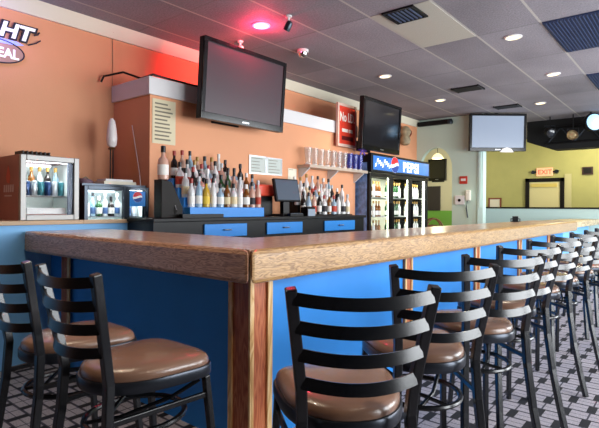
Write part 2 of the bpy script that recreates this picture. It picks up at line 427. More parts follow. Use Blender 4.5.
bb = thing('bar_cabinet', 'bar front with bright blue panels between redwood posts', 'bar front', (0,0,0))
MB().box(1.80, 1.92, 1.95, 4.12, 0, 1.03).build('side_panel', M_blue, bb)
MB().box(1.95, 9.25, 1.81, 1.93, 0, 1.03).build('front_panel', M_blue, bb)
MB().box(9.25, 11.9, 1.84, 1.93, 0, .955).build('extension_panel', M_blueL, bb)
def post(x0, x1, y0, y1, strips):
    p = MB().box(x0, x1, y0, y1, 0, 1.03).build('post', W_post, bb)
    b = MB()
    for s in strips: b.box(*s, 0, 1.029)
    b.build('edge_strip', W_strip, p, bevel=.003)
post(1.79, 1.95, 1.80, 1.955, [(1.79, 1.808, 1.785, 1.80), (1.912, 1.95, 1.785, 1.80), (1.778, 1.79, 1.925, 1.955), (1.778, 1.79, 1.785, 1.80)])
for x in (3.55, 5.10, 6.65, 8.2):
    post(x-.065, x+.065, 1.795, 1.93, [(x-.065, x-.04, 1.785, 1.795), (x+.04, x+.065, 1.785, 1.795)])
post(1.785, 1.92, 3.78, 3.90, [(1.772, 1.785, 3.745, 3.78)])

# ------------------------------------------------------------------ bar stools
def stool_outline(s, z):
    pts = []
    for i in range(40):
        a = 2*PI*i/40; c, sn = math.cos(a), math.sin(a)
        e = .5 if sn > 0 else .85
        x = math.copysign(abs(c)**e, c); y = math.copysign(abs(sn)**e, sn)
        w = .188 + .026*y
        pts.append((x*w*s, -.002 + y*.213*s, z + .012))
    return pts
def make_stool():
    t = thing('bar_stool', 'x', 'bar stool', (0,0,0), 0, 'black ladder-back bar stools')
    MB().loft([stool_outline(.95,.668), stool_outline(.985,.676), stool_outline(.985,.688), stool_outline(.96,.700), stool_outline(.90,.709),
               stool_outline(.75,.716), stool_outline(.45,.72), stool_outline(.15,.722)]).build('seat', M_vinyl, t, smooth=True)
    MB().loft([stool_outline(.96,.632), stool_outline(1.01,.634), stool_outline(1.025,.640), stool_outline(1.025,.668), stool_outline(1.01,.674), stool_outline(.97,.675)]).build('seat_frame', M_pewter, t, smooth=True)
    def back_y(z):                                   # back posts rake away above the seat
        return -.212 - .068*max(0, (z-.72)/.345)
    def back_x(z):                                   # and stand wider apart at the top
        return .150 + .042*max(0, (z-.74)/.325)
    for s in (-1, 1):
        p = [(s*.205, -.32, 0), (s*.190, -.285, .15), (s*.172, -.245, .35), (s*.158, -.22, .55), (s*.151, -.212, .7)]
        p += [(s*back_x(z), back_y(z), z) for z in (.78, .86, .95, 1.065)]
        MB().sweep(p, rectprof(.030, .030), up=(0,1,0)).build('rear_leg', M_black, t, bevel=.004)
        q = [(s*.215, .215, 0), (s*.195, .185, .35), (s*.182, .155, .645)]
        MB().sweep(q, rectprof(.025, .025), up=(0,1,0)).build('front_leg', M_black, t, bevel=.004)
    for z in (1.035, .960, .884, .806):
        path = []
        for i in range(25):
            u = -1+2*i/24
            path.append((u*(back_x(z)-.004), back_y(z) - .012 - .044*(1-u*u), z + .004 - .011*(1-u*u)))
        MB().sweep(path, rectprof(.008, .034), up=(0, .2, 1)).build('slat', M_black, t, smooth=True)
    ring = []
    for i in range(28):
        a = 2*PI*i/28; ring.append((.165*math.cos(a), -.02+.18*math.sin(a), .51))
    MB().tube(ring, .011, 8, closed=True).build('brace_ring', M_black, t, smooth=True)
    for s in (-1, 1):
        MB().tube([(s*.165, .14, .63), (s*.12, .05, .58), (s*.03, -.1, .53), (s*-.05, -.185, .515)], .008, 8).build('cross_brace', M_black, t, smooth=True)
        MB().sweep([(s*.184, .165, .575), (s*.157, -.218, .575)], rectprof(.016,.02)).build('upper_rail', M_black, t, bevel=.003)
    return t
stool = make_stool()
def place(st, tx, ty, face, label):                  # tx, ty: where the middle of the back's top edge stands
    a = math.radians(face)
    loc = (tx + .28*math.cos(a), ty + .28*math.sin(a), 0)
    rz = a - PI/2
    if st is None:
        stool.location = loc; stool.rotation_euler = (0,0,rz); stool['label'] = label
    else: dup(stool, loc, rz, label)
row = [(1.083,.672,47), (1.705,.717,46), (2.285,.681,50), (2.933,.736,51), (3.66,.762,48), (4.33,.76,48), (5.00,.75,48), (5.63,.74,48), (6.27,.74,47), (6.92,.74,48)]
where = ['black ladder-back bar stool closest to the camera, right of the bar corner post',
         'second black bar stool from the corner post along the right side of the bar',
         'third black bar stool from the corner post along the right side of the bar',
         'fourth black bar stool from the corner post along the right side of the bar',
         'fifth black bar stool from the corner post along the right side of the bar',
         'sixth black bar stool from the corner post along the right side of the bar',
         'seventh black bar stool from the corner post along the right side of the bar',
         'eighth black bar stool from the corner post, near the right edge of the photo',
         'ninth black bar stool from the corner post, mostly hidden by nearer stools',
         'tenth black bar stool from the corner post, farthest of the right row']
for i, ((x, y, a), lb) in enumerate(zip(row, where)): place(None if i == 0 else 1, x, y, a, lb)
place(1, .746, 1.60, 0, 'black ladder-back bar stool at the left side of the bar, nearer the corner post')
place(1, .745, 2.10, 0, 'black ladder-back bar stool at the left edge of the photo, farther from the corner post')

# brown bentwood chair by the arch
t = thing('bentwood_stool', 'brown curved-back wooden stool below the arch beyond the cooler', 'stool', (9.2, 4.0, 0), math.radians(140))
MB().lathe([(.17,.70), (.19,.72), (.19,.74), (.15,.755)], 20).build('seat', W_chair, t, smooth=True)
for sx in (-1, 1):
    for sy in (-1, 1):
        MB().tube([(sx*.19, sy*.19, 0), (sx*.12, sy*.12, .71)], .017).build('leg', W_chair, t, smooth=True)
MB().tube([(-.17,-.12,.73)] + [(.19*math.cos(a)*-1, -.16-.03*math.sin(a), .80+.26*math.sin(a)) for a in [PI*i/12 for i in range(13)]] + [(.17,-.12,.73)], .016).build('back_hoop', W_chair, t, smooth=True)
MB().tube([(-.15,-.17,.9), (0,-.2,.92), (.15,-.17,.9)], .012).build('back_rail', W_chair, t, smooth=True)
c2 = dup(t, (9.45, 4.3, 0), math.radians(100), 'brown curved-back wooden stool partly behind the first, under the arch')

# ------------------------------------------------------------------ back bar
kb = thing('back_bar', 'black back bar cabinet with blue drawer fronts below the bottles', 'cabinet', (0,0,0))
MB().box(2.5, 5.97, 3.72, 4.165, 0, 1.13).build('body', M_blackp, kb)
MB().box(2.48, 5.99, 3.69, 4.17, 1.13, 1.165).build('worktop', M_blackp, kb, bevel=.006)
for x0, x1 in ((3.06, 3.63), (3.94, 4.56), (5.01, 5.71)):
    d = MB().box(x0, x1, 3.70, 3.72, .97, 1.10).build('drawer', M_blue, kb, bevel=.004)
    MB().tube([((x0+x1)/2-.05, 3.70, 1.04), ((x0+x1)/2-.045, 3.68, 1.04), ((x0+x1)/2+.045, 3.68, 1.04), ((x0+x1)/2+.05, 3.70, 1.04)], .007).build('handle', M_steel, d)

# stepped bottle displays
def steps(name, label, x0, x1, tiers, m_front):
    t = thing(name, label, 'bottle display', (0,0,0))
    for i, (y0, y1, z) in enumerate(tiers):
        MB().box(x0, x1 , y0, y1, 1.165, z).build('step', m_front, t, bevel=.003)
    return t
T1 = [(3.76, 3.855, 1.265), (3.855, 3.945, 1.36), (3.945, 4.035, 1.455), (4.035, 4.13, 1.55)]
T2 = [(3.84, 3.935, 1.18), (3.935, 4.03, 1.30), (4.03, 4.125, 1.42)]
steps('bottle_riser', 'bright blue stepped riser carrying the large bottle display', 2.93, 3.95, T1, M_blue)
steps('bottle_riser', 'low black stepped riser under the bottles below the glass shelf', 4.76, 5.86, T2, M_blackp)

G = {k: mat('glass '+k, c, .08, trans=.3, spec=.8, ior=1.35) for k, c in
     (('clear', 'F2F5F5'), ('pale pink', 'E6BCA8'), ('amber', '8A5420'), ('green', '2E5A34'), ('pale blue', 'A9C8DC'), ('dark', '2A2220'), ('yellow', 'DDB43C'))}
CAPS = {k: mat('cap '+k, c, .35) for k, c in (('black', '17161A'), ('red', '9C2F28'), ('silver', 'B8BCC0'), ('gold', 'A8823C'), ('white', 'E2E0DC'))}
LABS = {k: mat('label '+k, c, .6) for k, c in (('white', 'E4E2DC'), ('red', 'B8402E'), ('cream', 'D8C8A0'), ('blue', '4A6A9C'), ('black', '26242A'), ('yellow', 'E0C040'))}
PROF = {
 'slim': [(.030,0),(.034,.004),(.034,.175),(.030,.195),(.016,.22),(.013,.235),(.013,.29)],
 'round shouldered': [(.034,0),(.038,.004),(.038,.15),(.034,.18),(.02,.205),(.014,.22),(.014,.285)],
 'stout': [(.038,0),(.042,.004),(.042,.13),(.038,.155),(.02,.175),(.015,.185),(.015,.245)],
}
PROTO = {}
def bottle(name, kind, g, c, l, loc, label, group, sc=1.0):
    key = (kind, g, c, l)
    if key not in PROTO:
        t = thing(name, label, 'bottle', loc, 0, group)
        pr = PROF[kind]
        MB().lathe(pr, 12).build('glass_body', G[g], t, smooth=True)
        top = pr[-1][1]; rn = pr[-1][0]
        MB().lathe([(rn+.004, top-.035), (rn+.004, top+.012), (rn, top+.016)], 12).build('cap', CAPS[c], t, smooth=True)
        r = pr[1][0]
        MB().lathe([(r+.0012, .035), (r+.0012, .115)], 12, cap=False).build('paper_label', LABS[l], t, smooth=True)
        PROTO[key] = t
    else:
        t = dup(PROTO[key], loc, 0, label, group); t.name = name
    t.rotation_euler.z = random.uniform(0, 6); t.scale = (sc, sc, sc)
    return t
def rows(tiers, xr, counts, rowname, where, group, pal):
    for ti, (y0, y1, z) in enumerate(tiers):
        n = counts[ti]; x0, x1 = xr[ti]
        for i in range(n):
            kind = random.choice(list(PROF)); g = random.choice(pal)
            c = random.choice(['black', 'black', 'black', 'red', 'silver', 'gold', 'white']); l = random.choice(['white', 'white', 'white', 'red', 'cream', 'white', 'black'])
            if ti == 0 and where == 'on blue riser' and i == 2: kind, g, c, l = 'round shouldered', 'yellow', 'black', 'yellow'
            x = x0 + (x1-x0)*i/(n-1)
            lb = '%s %s bottle, %s cap, %s from left in %s row %s' % (kind, g, c, ORD[i], rowname[ti], where)
            bottle('liquor_bottle', kind, g, c, l, (x, (y0+y1)/2, z+.0005), lb, group, random.uniform(.92, 1.0))
PAL = ['clear']*8 + ['pale pink']*3 + ['pale blue']*2 + ['amber', 'green', 'dark']
rows(T1, [(2.98,3.90), (2.98,3.90), (2.98,3.80), (2.98,3.66)], [11, 11, 10, 8], ['front', 'second', 'third', 'back'], 'on blue riser', 'bottles on the blue riser', PAL)
rows(T2, [(4.80,5.8), (4.80,5.8), (4.85,5.6)], [10, 9, 7], ['front', 'middle', 'back'], 'under glass shelf', 'bottles below the glass shelf', PAL)

# dark slanted cabinet at the left end of the back bar with a tall bottle on it
Mx = Matrix(((0,0,1,0),(1,0,0,0),(0,1,0,0),(0,0,0,1)))
t = thing('speed_cabinet', 'dark brown slant-topped box at the left end of the back bar', 'box', (0,0,0))
MB().prism([(2.63,1.165), (2.87,1.165), (2.87,1.26), (2.745,1.50), (2.63,1.52)], 3.79, 3.91, Matrix(((1,0,0,0),(0,0,1,0),(0,1,0,0),(0,0,0,1)))).build('shell', M_darkw, t, bevel=.006)
MB().tube([(2.78,3.79,1.2),(2.78,3.77,1.24),(2.78,3.79,1.28)], .006).build('handle', M_steel, t)
b = bottle('liquor_bottle', 'stout', 'pale pink', 'black', 'white', (2.688, 3.85, 1.519), 'large pale pink bottle standing alone on the dark slanted box', None, 1.08)
b.scale = (1.2, 1.2, 1.2)
# low dark tray and mats on the worktop
t = thing('bar_tray', 'low dark bar caddy on the worktop beside the slanted box', 'tray', (0,0,0))
MB().box(2.80, 3.30, 3.70, 3.755, 1.165, 1.172).build('base', M_blackp, t)
b_ = MB(); b_.box(2.80,3.30,3.70,3.705,1.172,1.20); b_.box(2.80,3.30,3.75,3.755,1.172,1.20); b_.box(2.80,2.805,3.705,3.75,1.172,1.20); b_.box(3.295,3.30,3.705,3.75,1.172,1.20); b_.box(3.0,3.005,3.705,3.75,1.172,1.19)
b_.build('rim', M_blackp, t)

# drinks machine with red lid
t = thing('drink_blender', 'black counter appliance with a red lid between bottles and monitor', 'appliance', (4.235, 4.08, 1.165))
MB().box(-.11,.11,-.09,.09,0,.235).build('body', M_blackp, t, bevel=.01)
MB().box(-.155,.145,-.10,.10,.235,.375).build('lid', M_redp, t, bevel=.02)
MB().tube([(-.12,-.095,.03),(-.13,-.12,.1),(-.12,-.1,.2)], .008).build('handle', M_steel, t, smooth=True)

# till monitor and kit
t = thing('till_monitor', 'grey touch screen till monitor on a black stand on the back bar', 'monitor', (4.45, 3.865, 1.165), math.radians(-4))
Mt = Matrix.Translation((0,0,.30)) @ Matrix.Rotation(math.radians(-12), 4, 'X')
MB().box(-.205,.205,-.02,.02,-.13,.15, Mt).build('housing', M_blackp, t, bevel=.008)
MB().box(-.187,.187,-.024,-.0201,-.112,.132, Mt).build('screen', mat('till screen', '4A5664', .25, spec=.6), t)
MB().box(-.05,.05,-.0,.06,.01,.22).build('stand', M_blackp, t)
MB().box(-.14,.14,-.09,.11,0,.025).build('base', M_blackp, t, bevel=.005)
t = thing('receipt_printer', 'black receipt printer with grey card reader right of the till monitor', 'printer', (4.75, 3.77, 1.165))
MB().box(-.08,.08,-.06,.06,0,.11).build('body', M_blackp, t, bevel=.012)
MB().box(-.05,.05,-.03,.03,.11,.118).build('paper_slot', M_gun, t)
t = thing('cash_box', 'low black key unit in front of the till monitor', 'keyboard', (4.45, 3.725, 1.165))
MB().box(-.12,.12,-.03,.03,0,.03).build('body', M_blackp, t, bevel=.004)
MB().box(-.11,.11,-.024,.024,.03,.036).build('keys', M_gun, t)
tag(MB().box(4.66,4.80,3.694,3.706,1.165,1.25).build('price_card', mat('grey card', '8A98A8', .5)), 'small grey card propped before the receipt printer', 'card')

# notices on the bar wall
def notice(name, x0, x1, z0, z1, label, m, frame=None, lines=6):
    t = thing(name, label, 'notice', ((x0+x1)/2, YW, (z0+z1)/2))
    w, h = (x1-x0)/2, (z1-z0)/2
    MB().box(-w,w,-.006,0,-h,h).build('sheet', m, t)
    if frame:
        b = MB(); b.box(-w-.015,w+.015,-.012,0,h,h+.015); b.box(-w-.015,w+.015,-.012,0,-h-.015,-h); b.box(-w-.015,-w,-.012,0,-h,h); b.box(w,w+.015,-.012,0,-h,h)
        b.build('frame', frame, t)
    b = MB(); r = random.Random(int(x0*100))
    for i in range(lines):
        z = h*.8 - i*(1.6*h/max(1, lines-1))
        a = -w*.8; e = -w*.8 + 1.6*w*r.uniform(.55, 1)
        b.box(a, e, -.0075, -.006, z-h*.035, z+h*.035)
    b.build('print_lines', M_ink, t)
notice('wall_notice', 2.80, 3.075, 1.90, 2.345, 'tall cream printed notice on the corner of the orange bar wall', mat('cream notice', 'D8CCAC', .7), None, 10)
notice('framed_notice', 4.155, 4.42, 1.69, 1.885, 'left one of two pale framed notices above the red lid', mat('pale blue notice', 'BFC6C0', .5), M_steel, 5)
notice('framed_notice', 4.455, 4.72, 1.69, 1.88, 'right one of two pale framed notices above the till monitor', mat('pale blue notice', 'BFC6C0', .5), M_steel, 5)
notice('wall_notice', 4.86, 5.03, 1.62, 1.785, 'plain white sheet on the wall just above the till monitor', M_paper, None, 2)
# light switch plates on wall
# red sign
t = thing('age_sign', 'red sign in a white frame hanging left of the second television', 'sign', (6.125, 4.12, 2.5)); t.scale = (.86, 1, 1)
MB().box(-.27,.27,0,.03,-.28,.28).build('board', M_redsign, t)
b = MB(); b.box(-.29,.29,-.008,.03,.28,.32); b.box(-.29,.29,-.008,.03,-.32,-.28); b.box(-.29,-.25,-.008,.03,-.28,.28); b.box(.25,.29,-.008,.03,-.28,.28)
b.build('frame', mat('sign frame', 'D8B8A8', .4), t)
M_wsign = mat('sign white', 'F6E8DC', .5); M_dsign = mat('sign dark', '5A1414', .5)
text('lettering', 'No I.D.', .19, (-.23, -.004, .06), M_wsign, t, offset=.004, sx=.8)
b = MB(); b.box(-.16,.02,-.004,0,-.10,-.05); b.box(.05,.17,-.004,0,-.10,-.05); b.build('banner', M_wsign, t)
b = MB(); b.box(-.16,.18,-.004,0,-.22,-.16)
b.build('small_print', M_dsign, t)
tag(MB().box(6.50,6.56,4.13,4.16,2.34,2.48).build('switch_plate', M_white), 'small white plate right beside the red sign', 'plate')

# glass shelf and glasses
t = thing('glass_shelf', 'pale wall shelf holding a row of beer glasses', 'shelf', (0,0,0))
MB().box(5.05, 6.50, 3.98, 4.2, 1.80, 1.842).build('board', mat('shelf laminate', 'B8A898', .4), t, bevel=.004)
for x in (5.09, 5.75, 6.44):
    MB().prism([(4.2,1.80),(4.2,1.66),(4.19,1.66),(4.02,1.79),(4.02,1.80)], x-.012, x+.012, Mx).build('bracket', M_white, t)
def glass_proto(loc, label, m):
    t = thing('beer_glass', label, 'glass', loc, 0, 'beer glasses on the wall shelf')
    MB().lathe([(.032,0),(.036,.004),(.036,.012),(.040,.07),(.052,.235),(.049,.235),(.037,.07),(.031,.02)], 16).build('bowl', m, t, smooth=True)
    MB().lathe([(.0375,.0),(.0385,.008),(.0375,.016)], 16, cap=False).build('base_ring', M_white, t, smooth=True)
    return t
Mg = mat('drinking glass', 'F4F8FA', .03, trans=.9, spec=.8, ior=1.3); Mgb = mat('blue drinking glass', '8088E0', .04, trans=.8, spec=.8, ior=1.3)
ga = gb = None
for i in range(10):
    x = 5.11 + i*.142
    blue = i >= 7
    lb = '%s glass on the wall shelf, %s from the left' % ('blue tinted beer' if blue else 'clear tapered beer', ORD[i])
    if blue:
        if gb is None: gb = glass_proto((x, 4.06, 1.843), lb, Mgb)
        else: dup(gb, (x, 4.06, 1.843), 0, lb)
    else:
        if ga is None: ga = glass_proto((x, 4.06, 1.843), lb, Mg)
        else: dup(ga, (x, 4.06, 1.843), 0, lb)
# purple ribbon bow hanging over the shelf end
t = thing('purple_bow', 'purple ribbon bow above the blue glasses under the second television', 'bow', (6.42, 4.04, 2.165))
for s in (-1, 1):
    MB().tube([(0,0,0), (s*.05,-.01,.06), (s*.11,-.01,.05), (s*.10,-.01,-.01), (0,0,0)], .014).build('loop', M_purple, t, smooth=True)
    MB().sweep([(0,-.005,0), (s*.04,-.01,-.05), (s*.07,-.01,-.075)], rectprof(.004,.03)).build('tail', M_purple, t)
MB().lathe([(.012,-.018),(.02,0),(.012,.018)], 12).build('knot', mat('lilac knot', 'B8A0E0', .5), t, smooth=True)
MB().box(-.004,.004,.0,.159,-.002,.006).build('hook', M_purple, t)

# ------------------------------------------------------------------ televisions
def tv(name, label, loc, w, h, rz, tilt, screen, cat='television', wall=None):
    t = thing(name, label, cat, loc, rz)
    M = Matrix.Rotation(tilt, 4, 'X')
    b = MB(); bz = .045
    b.box(-w/2,w/2,-.0,.07,-h/2,h/2, M)
    b.build('case', M_blackp, t, bevel=.008)
    f = MB(); f.box(-w/2,w/2,-.018,0,h/2-bz,h/2,M); f.box(-w/2,w/2,-.018,0,-h/2,-h/2+bz*1.6,M); f.box(-w/2,-w/2+bz,-.018,0,-h/2+bz*1.6,h/2-bz,M); f.box(w/2-bz,w/2,-.018,0,-h/2+bz*1.6,h/2-bz,M)
    f.build('bezel', mat('gloss black', '0C0C0F', .15, spec=.6), t, bevel=.004)
    MB().box(-w/2+bz,w/2-bz,-.006,-.001,-h/2+bz*1.6,h/2-bz, M).build('screen', screen, t)
    MB().box(-.05,.05,-.0195,-.0182,-h/2+.025,-h/2+.04, M).build('badge', M_steel, t)
    if wall:
        MB().box(-.12,.12,.06,wall,-.30,-.23).build('wall_arm', M_blackp, t)
        MB().box(-.2,.2,wall-.02,wall,-.37,-.21).build('wall_plate', M_blackp, t)
    return t
tv('television', 'large black flat television tilted down with a red glow on its screen', (3.755, 3.85, 2.57), 1.235, .82, 0, math.radians(4), M_screen2, wall=YW-3.848)
tv('television', 'black flat television above the drinks cooler, screen dark', (6.70, 3.85, 2.535), 1.15, .78, 0, math.radians(3), M_screen, wall=YW-3.848)
azF = math.radians(39.44)
M_screen_refl = mat('pale screen reflection', '8C98AA', .2, spec=.5, emit='A9BAD4', estr=.10)  # daylight reflection painted on as a pale colour with a faint glow
t3 = tv('television', 'flat television with a pale painted reflection on its screen hanging at the wall opening', (10.09, 3.155, 2.80), 1.13, .75, azF-PI/2, math.radians(2), M_screen_refl)
MB().box(-.03,.03,.06,.12,-.1,.40).build('ceiling_pole', M_blackp, t3)
MB().prism([(-.14,-.40),(.14,-.40),(.09,-.33),(0,-.30),(-.09,-.33)], -.03, -.02, Matrix(((1,0,0,.17),(0,0,1,0),(0,1,0,0),(0,0,0,1)))).build('sensor_bar', M_white, t3)
# ------------------------------------------------------------------ lighting rig
t = thing('lighting_rig', 'black ceiling bulkhead of the lighting rig beyond the grey television', 'lighting rig', (0,0,0))
MB().prism([(-1.0,2.56),(2.45,2.55),(3.0,2.76),(3.0,ZC),(-1.0,ZC)], 11.6, 11.95, Mx).build('box', M_blackm, t)
for z in (2.68, 3.0):
    MB().tube([(11.5, -1.0, z), (11.5, 2.6, z)], .022).build('rail', M_blackp, t)
for i in range(6):
    y0 = 2.55-i*.5
    MB().tube([(11.5, y0, 2.68), (11.5, y0-.25, 3.0), (11.5, y0-.5, 2.68)], .014).build('lattice', M_gun, t)
def parcan(loc, rz, tilt, label, m_lens, body=None):
    t = thing('stage_light', label, 'stage light', loc, rz, 'stage lights on the black rig')
    M = Matrix.Rotation(tilt, 4, 'X') @ Matrix.Rotation(PI/2, 4, 'X')
    MB().lathe([(.06,-.16),(.085,-.12),(.09,.1),(.098,.12),(.085,.12),(.08,.09)], 16, M).build('can', body or M_blackp, t, smooth=True)
    MB().lathe([(.082,.092),(.05,.105)], 16, M).build('lens', m_lens, t, smooth=True)
    MB().tube([(-.1,0,0),(-.1,0,.13),(.1,0,.13),(.1,0,0)], .008).build('yoke', M_gun, t)
    MB().tube([(0,0,.13),(0,0,ZC-loc[2])], .012).build('hanger_rod', M_blackp, t)
    return t
M_lensd = mat('dark lens', '2A3038', .1, spec=.8)
parcan((11.22, 2.45, 2.88), math.radians(-60), math.radians(20), 'black stage light at the left of the lighting rig', M_lensd)
parcan((11.22, 2.02, 2.78), math.radians(-90), math.radians(5), 'brassy stage light in the middle of the lighting rig', mat('brass lens', 'C8B488', .25, metal=.6), mat('brass can', '9A8A68', .35, metal=.7))
parcan((11.22, 1.30, 2.80), math.radians(-40), math.radians(-15), 'black stage light right of the brassy one on the rig', M_lensd)
t = thing('effect_light', 'round blue-white glowing effect light on the rig at the right edge', 'stage light', (11.1, 1.66, 2.98), math.radians(-50))
MB().lathe([(.10,-.12),(.17,-.05),(.19,.05),(.17,.07)], 20, Matrix.Rotation(PI/2, 4, 'X')).build('housing', M_blackp, t, smooth=True)
MB().lathe([(.165,.06),(.13,.10),(.06,.13),(.02,.135)], 20, Matrix.Rotation(PI/2, 4, 'X')).build('lens', mat('blue glow lens', 'A8D4F4', .2, emit='8CC4F0', estr=1.1), t, smooth=True)
MB().lathe([(.05,.125),(.045,.15),(.02,.16)], 14, Matrix.Rotation(PI/2, 4, 'X')).build('bulb', mat('white bulb', 'FFFFFF', .3, emit='FFFFFF', estr=2), t, smooth=True)
MB().tube([(0,.05,.17),(0,.05,.22)], .02).build('hanger', M_gun, t)

# ------------------------------------------------------------------ countertop fridge (left)
def shelf_wires(x0, x1, y0, y1, z):
    b = MB()
    for i in range(7):
        y = y0 + (y1-y0)*i/6
        b.tube([(x0,y,z),(x1,y,z)], .004, 6)
    b.tube([(x0,y0,z),(x0,y1,z)], .004, 6); b.tube([(x1,y0,z),(x1,y1,z)], .004, 6)
    return b
FX0, FX1, FY0, FY1, FZ0, FZ1 = 1.575, 2.048, 4.15, 4.62, 1.151, 1.68
t = thing('countertop_fridge', 'small reddish brown countertop fridge with a silver framed glass door', 'fridge', (0,0,0))
M_maroon = mat('maroon side print', '9A5A54', .35, var=.12, vscale=5)
b = MB(); b.box(FX0,FX0+.03,FY0+.04,FY1,FZ0,FZ1); b.box(FX1-.03,FX1,FY0+.04,FY1,FZ0,FZ1); b.box(FX0+.03,FX1-.03,FY0+.04,FY1,FZ1-.04,FZ1); b.box(FX0+.03,FX1-.03,FY0+.04,FY1,FZ0,FZ0+.05); b.box(FX0+.03,FX1-.03,FY1-.03,FY1,FZ0+.05,FZ1-.04)
b.build('cabinet', M_maroon, t)
b = MB(); b.box(FX0+.031,FX1-.031,FY1-.036,FY1-.031,FZ0+.051,FZ1-.041); b.box(FX0+.031,FX0+.034,FY0+.05,FY1-.036,FZ0+.054,FZ1-.044); b.box(FX1-.034,FX1-.031,FY0+.05,FY1-.036,FZ0+.054,FZ1-.044); b.box(FX0+.031,FX1-.031,FY0+.05,FY1-.036,FZ0+.0505,FZ0+.0525)
b.build('liner', mat('white liner', 'DDE6E2', .4), t)
d = MB(); w_ = .045
d.box(FX0,FX0+w_,FY0,FY0+.038,FZ0,FZ1); d.box(FX1-w_,FX1,FY0,FY0+.038,FZ0,FZ1); d.box(FX0+w_,FX1-w_,FY0,FY0+.038,FZ1-w_,FZ1); d.box(FX0+w_,FX1-w_,FY0,FY0+.038,FZ0,FZ0+w_)
do = d.build('door', mat('satin grey frame', '9A9A98', .4, metal=.3), t, bevel=.005)
MB().box(FX0+w_,FX1-w_,FY0+.016,FY0+.02,FZ0+w_,FZ1-w_).build('glass', M_glass, do)
MB().box(FX1-w_-.045,FX1-w_,FY0+.022,FY0+.034,FZ0+w_,FZ1-w_).build('inner_band', mat('slate band', '4A5A72', .4), do)
shelf_wires(FX0+.04,FX1-.04,FY0+.06,FY1-.05,FZ0+.20).build('wire_shelf', M_steel, t)
MB().box(FX0+.06,FX1-.06,FY1-.06,FY1-.04,FZ1-.06,FZ1-.045).build('light_strip', mat('cool light strip', 'FFFFFF', .4, emit='E8F4FF', estr=2), t)
# emblem and unreadable wordmark on the fridge's side
RX = Matrix.Rotation(PI/2, 4, 'X')
Ms = Matrix(((0,0,-1,FX0-.0005),(-1,0,0,0),(0,1,0,0),(0,0,0,1)))
MB().prism([(-4.42,1.46),(-4.37,1.45),(-4.35,1.50),(-4.37,1.56),(-4.395,1.60),(-4.42,1.55),(-4.44,1.50)], 0, .001, Ms).build('flame_emblem', mat('red emblem', 'C8503C', .4), t)
b = MB()
for i in range(5):
    y = -4.49+i*.044
    b.prism([(y,1.38),(y+.03,1.38),(y+.036,1.44),(y+.006,1.44)], 0, .001, Ms)
b.prism([(-4.47,1.345),(-4.32,1.345),(-4.32,1.355),(-4.47,1.355)], 0, .001, Ms)
b.build('wordmark', mat('pale print', 'C8B4B8', .5), t)
# items inside
def can(loc, label, c, group):
    t = thing('drink_can', label, 'can', loc, 0, group)
    MB().lathe([(.022,0),(.027,.006),(.027,.105),(.022,.116)], 14).build('can_body', c, t, smooth=True)
    MB().lathe([(.023,.1165),(.021,.119)], 14).build('lid', M_steel, t)
    return t
cols = [mat('can navy', '26406A', .3, metal=.4), mat('can silver', 'B4BEC4', .3, metal=.5), mat('can teal', '3A7A84', .3, metal=.4)]
cn = ['navy', 'silver', 'teal']
for i in range(6):
    can((FX0+.085+i*.055, FY0+.10, FZ0+.2045), '%s can, %s from the left on the shelf of the small countertop fridge' % (cn[i % 3], ORD[i]), cols[i % 3], 'cans in the countertop fridge')
for i in range(5):
    bottle('beer_bottle', 'slim', ['green', 'amber', 'clear', 'dark', 'pale blue'][i], 'gold', 'white', (FX0+.09+i*.066, FY0+.19, FZ0+.205), '%s bottle standing behind the cans in the small countertop fridge' % ['green', 'amber', 'clear', 'dark', 'pale blue'][i], 'bottles in the countertop fridge', .8)
tag(MB().box(FX0+.08,FX1-.08,FY0+.08,FY0+.14,FZ0+.0535,FZ0+.10).build('white_carton', M_white), 'low white carton on the floor of the countertop fridge', 'carton')
t = thing('black_tray', 'black ridged tray lying on top of the small countertop fridge', 'tray', (1.72, 4.28, FZ1))
MB().box(-.11,.11,-.08,.08,0,.012).build('base', M_blackp, t, bevel=.004)
b = MB()
for i in range(7): b.box(-.11+i*.034, -.10+i*.034, -.08, .08, .012, .034)
b.build('ridges', M_blackp, t)
# ------------------------------------------------------------------ floor cooler (second fridge)
KX0, KX1, KY0, KY1, KZ = 2.12, 2.771, 4.205, 4.80, 1.475
t = thing('display_cooler', 'grey two-door glass display cooler behind the blue half wall', 'fridge', (0,0,0))
b = MB(); b.box(KX0,KX0+.04,KY0+.04,KY1,0,KZ); b.box(KX1-.04,KX1,KY0+.04,KY1,0,KZ); b.box(KX0+.04,KX1-.04,KY0+.04,KY1,KZ-.035,KZ); b.box(KX0+.04,KX1-.04,KY0+.04,KY1,0,.15); b.box(KX0+.04,KX1-.04,KY1-.03,KY1,.15,KZ-.035)
b.build('cabinet', M_gun, t)
b = MB(); b.box(KX0+.041,KX1-.041,KY1-.036,KY1-.031,.16,KZ-.045); b.box(KX0+.041,KX0+.044,KY0+.05,KY1-.036,.16,KZ-.045); b.box(KX1-.044,KX1-.041,KY0+.05,KY1-.036,.16,KZ-.045)
b.build('liner', mat('white liner', 'DDE6E2', .4), t)
def door(x0, x1, y, z0, z1, w, m, parent, hs):
    d = MB(); d.box(x0,x0+w,y,y+.035,z0,z1); d.box(x1-w,x1,y,y+.035,z0,z1); d.box(x0+w,x1-w,y,y+.035,z1-w,z1); d.box(x0+w,x1-w,y,y+.035,z0,z0+w)
    o = d.build('door', m, parent, bevel=.004)
    MB().box(x0+w,x1-w,y+.015,y+.019,z0+w,z1-w).build('glass', M_glass, o)
    hx = x0+w/2 if hs < 0 else x1-w/2
    MB().box(hx-.012,hx+.012,y-.03,y,z0+(z1-z0)*.4,z0+(z1-z0)*.72).build('handle', M_blackp, o, bevel=.004)
    return o
door(KX0, KX0+.413, KY0, .12, KZ-.02, .035, M_gun, t, -1)
dR = door(KX0+.415, KX1, KY0, .12, KZ-.02, .03, M_gun, t, 1)
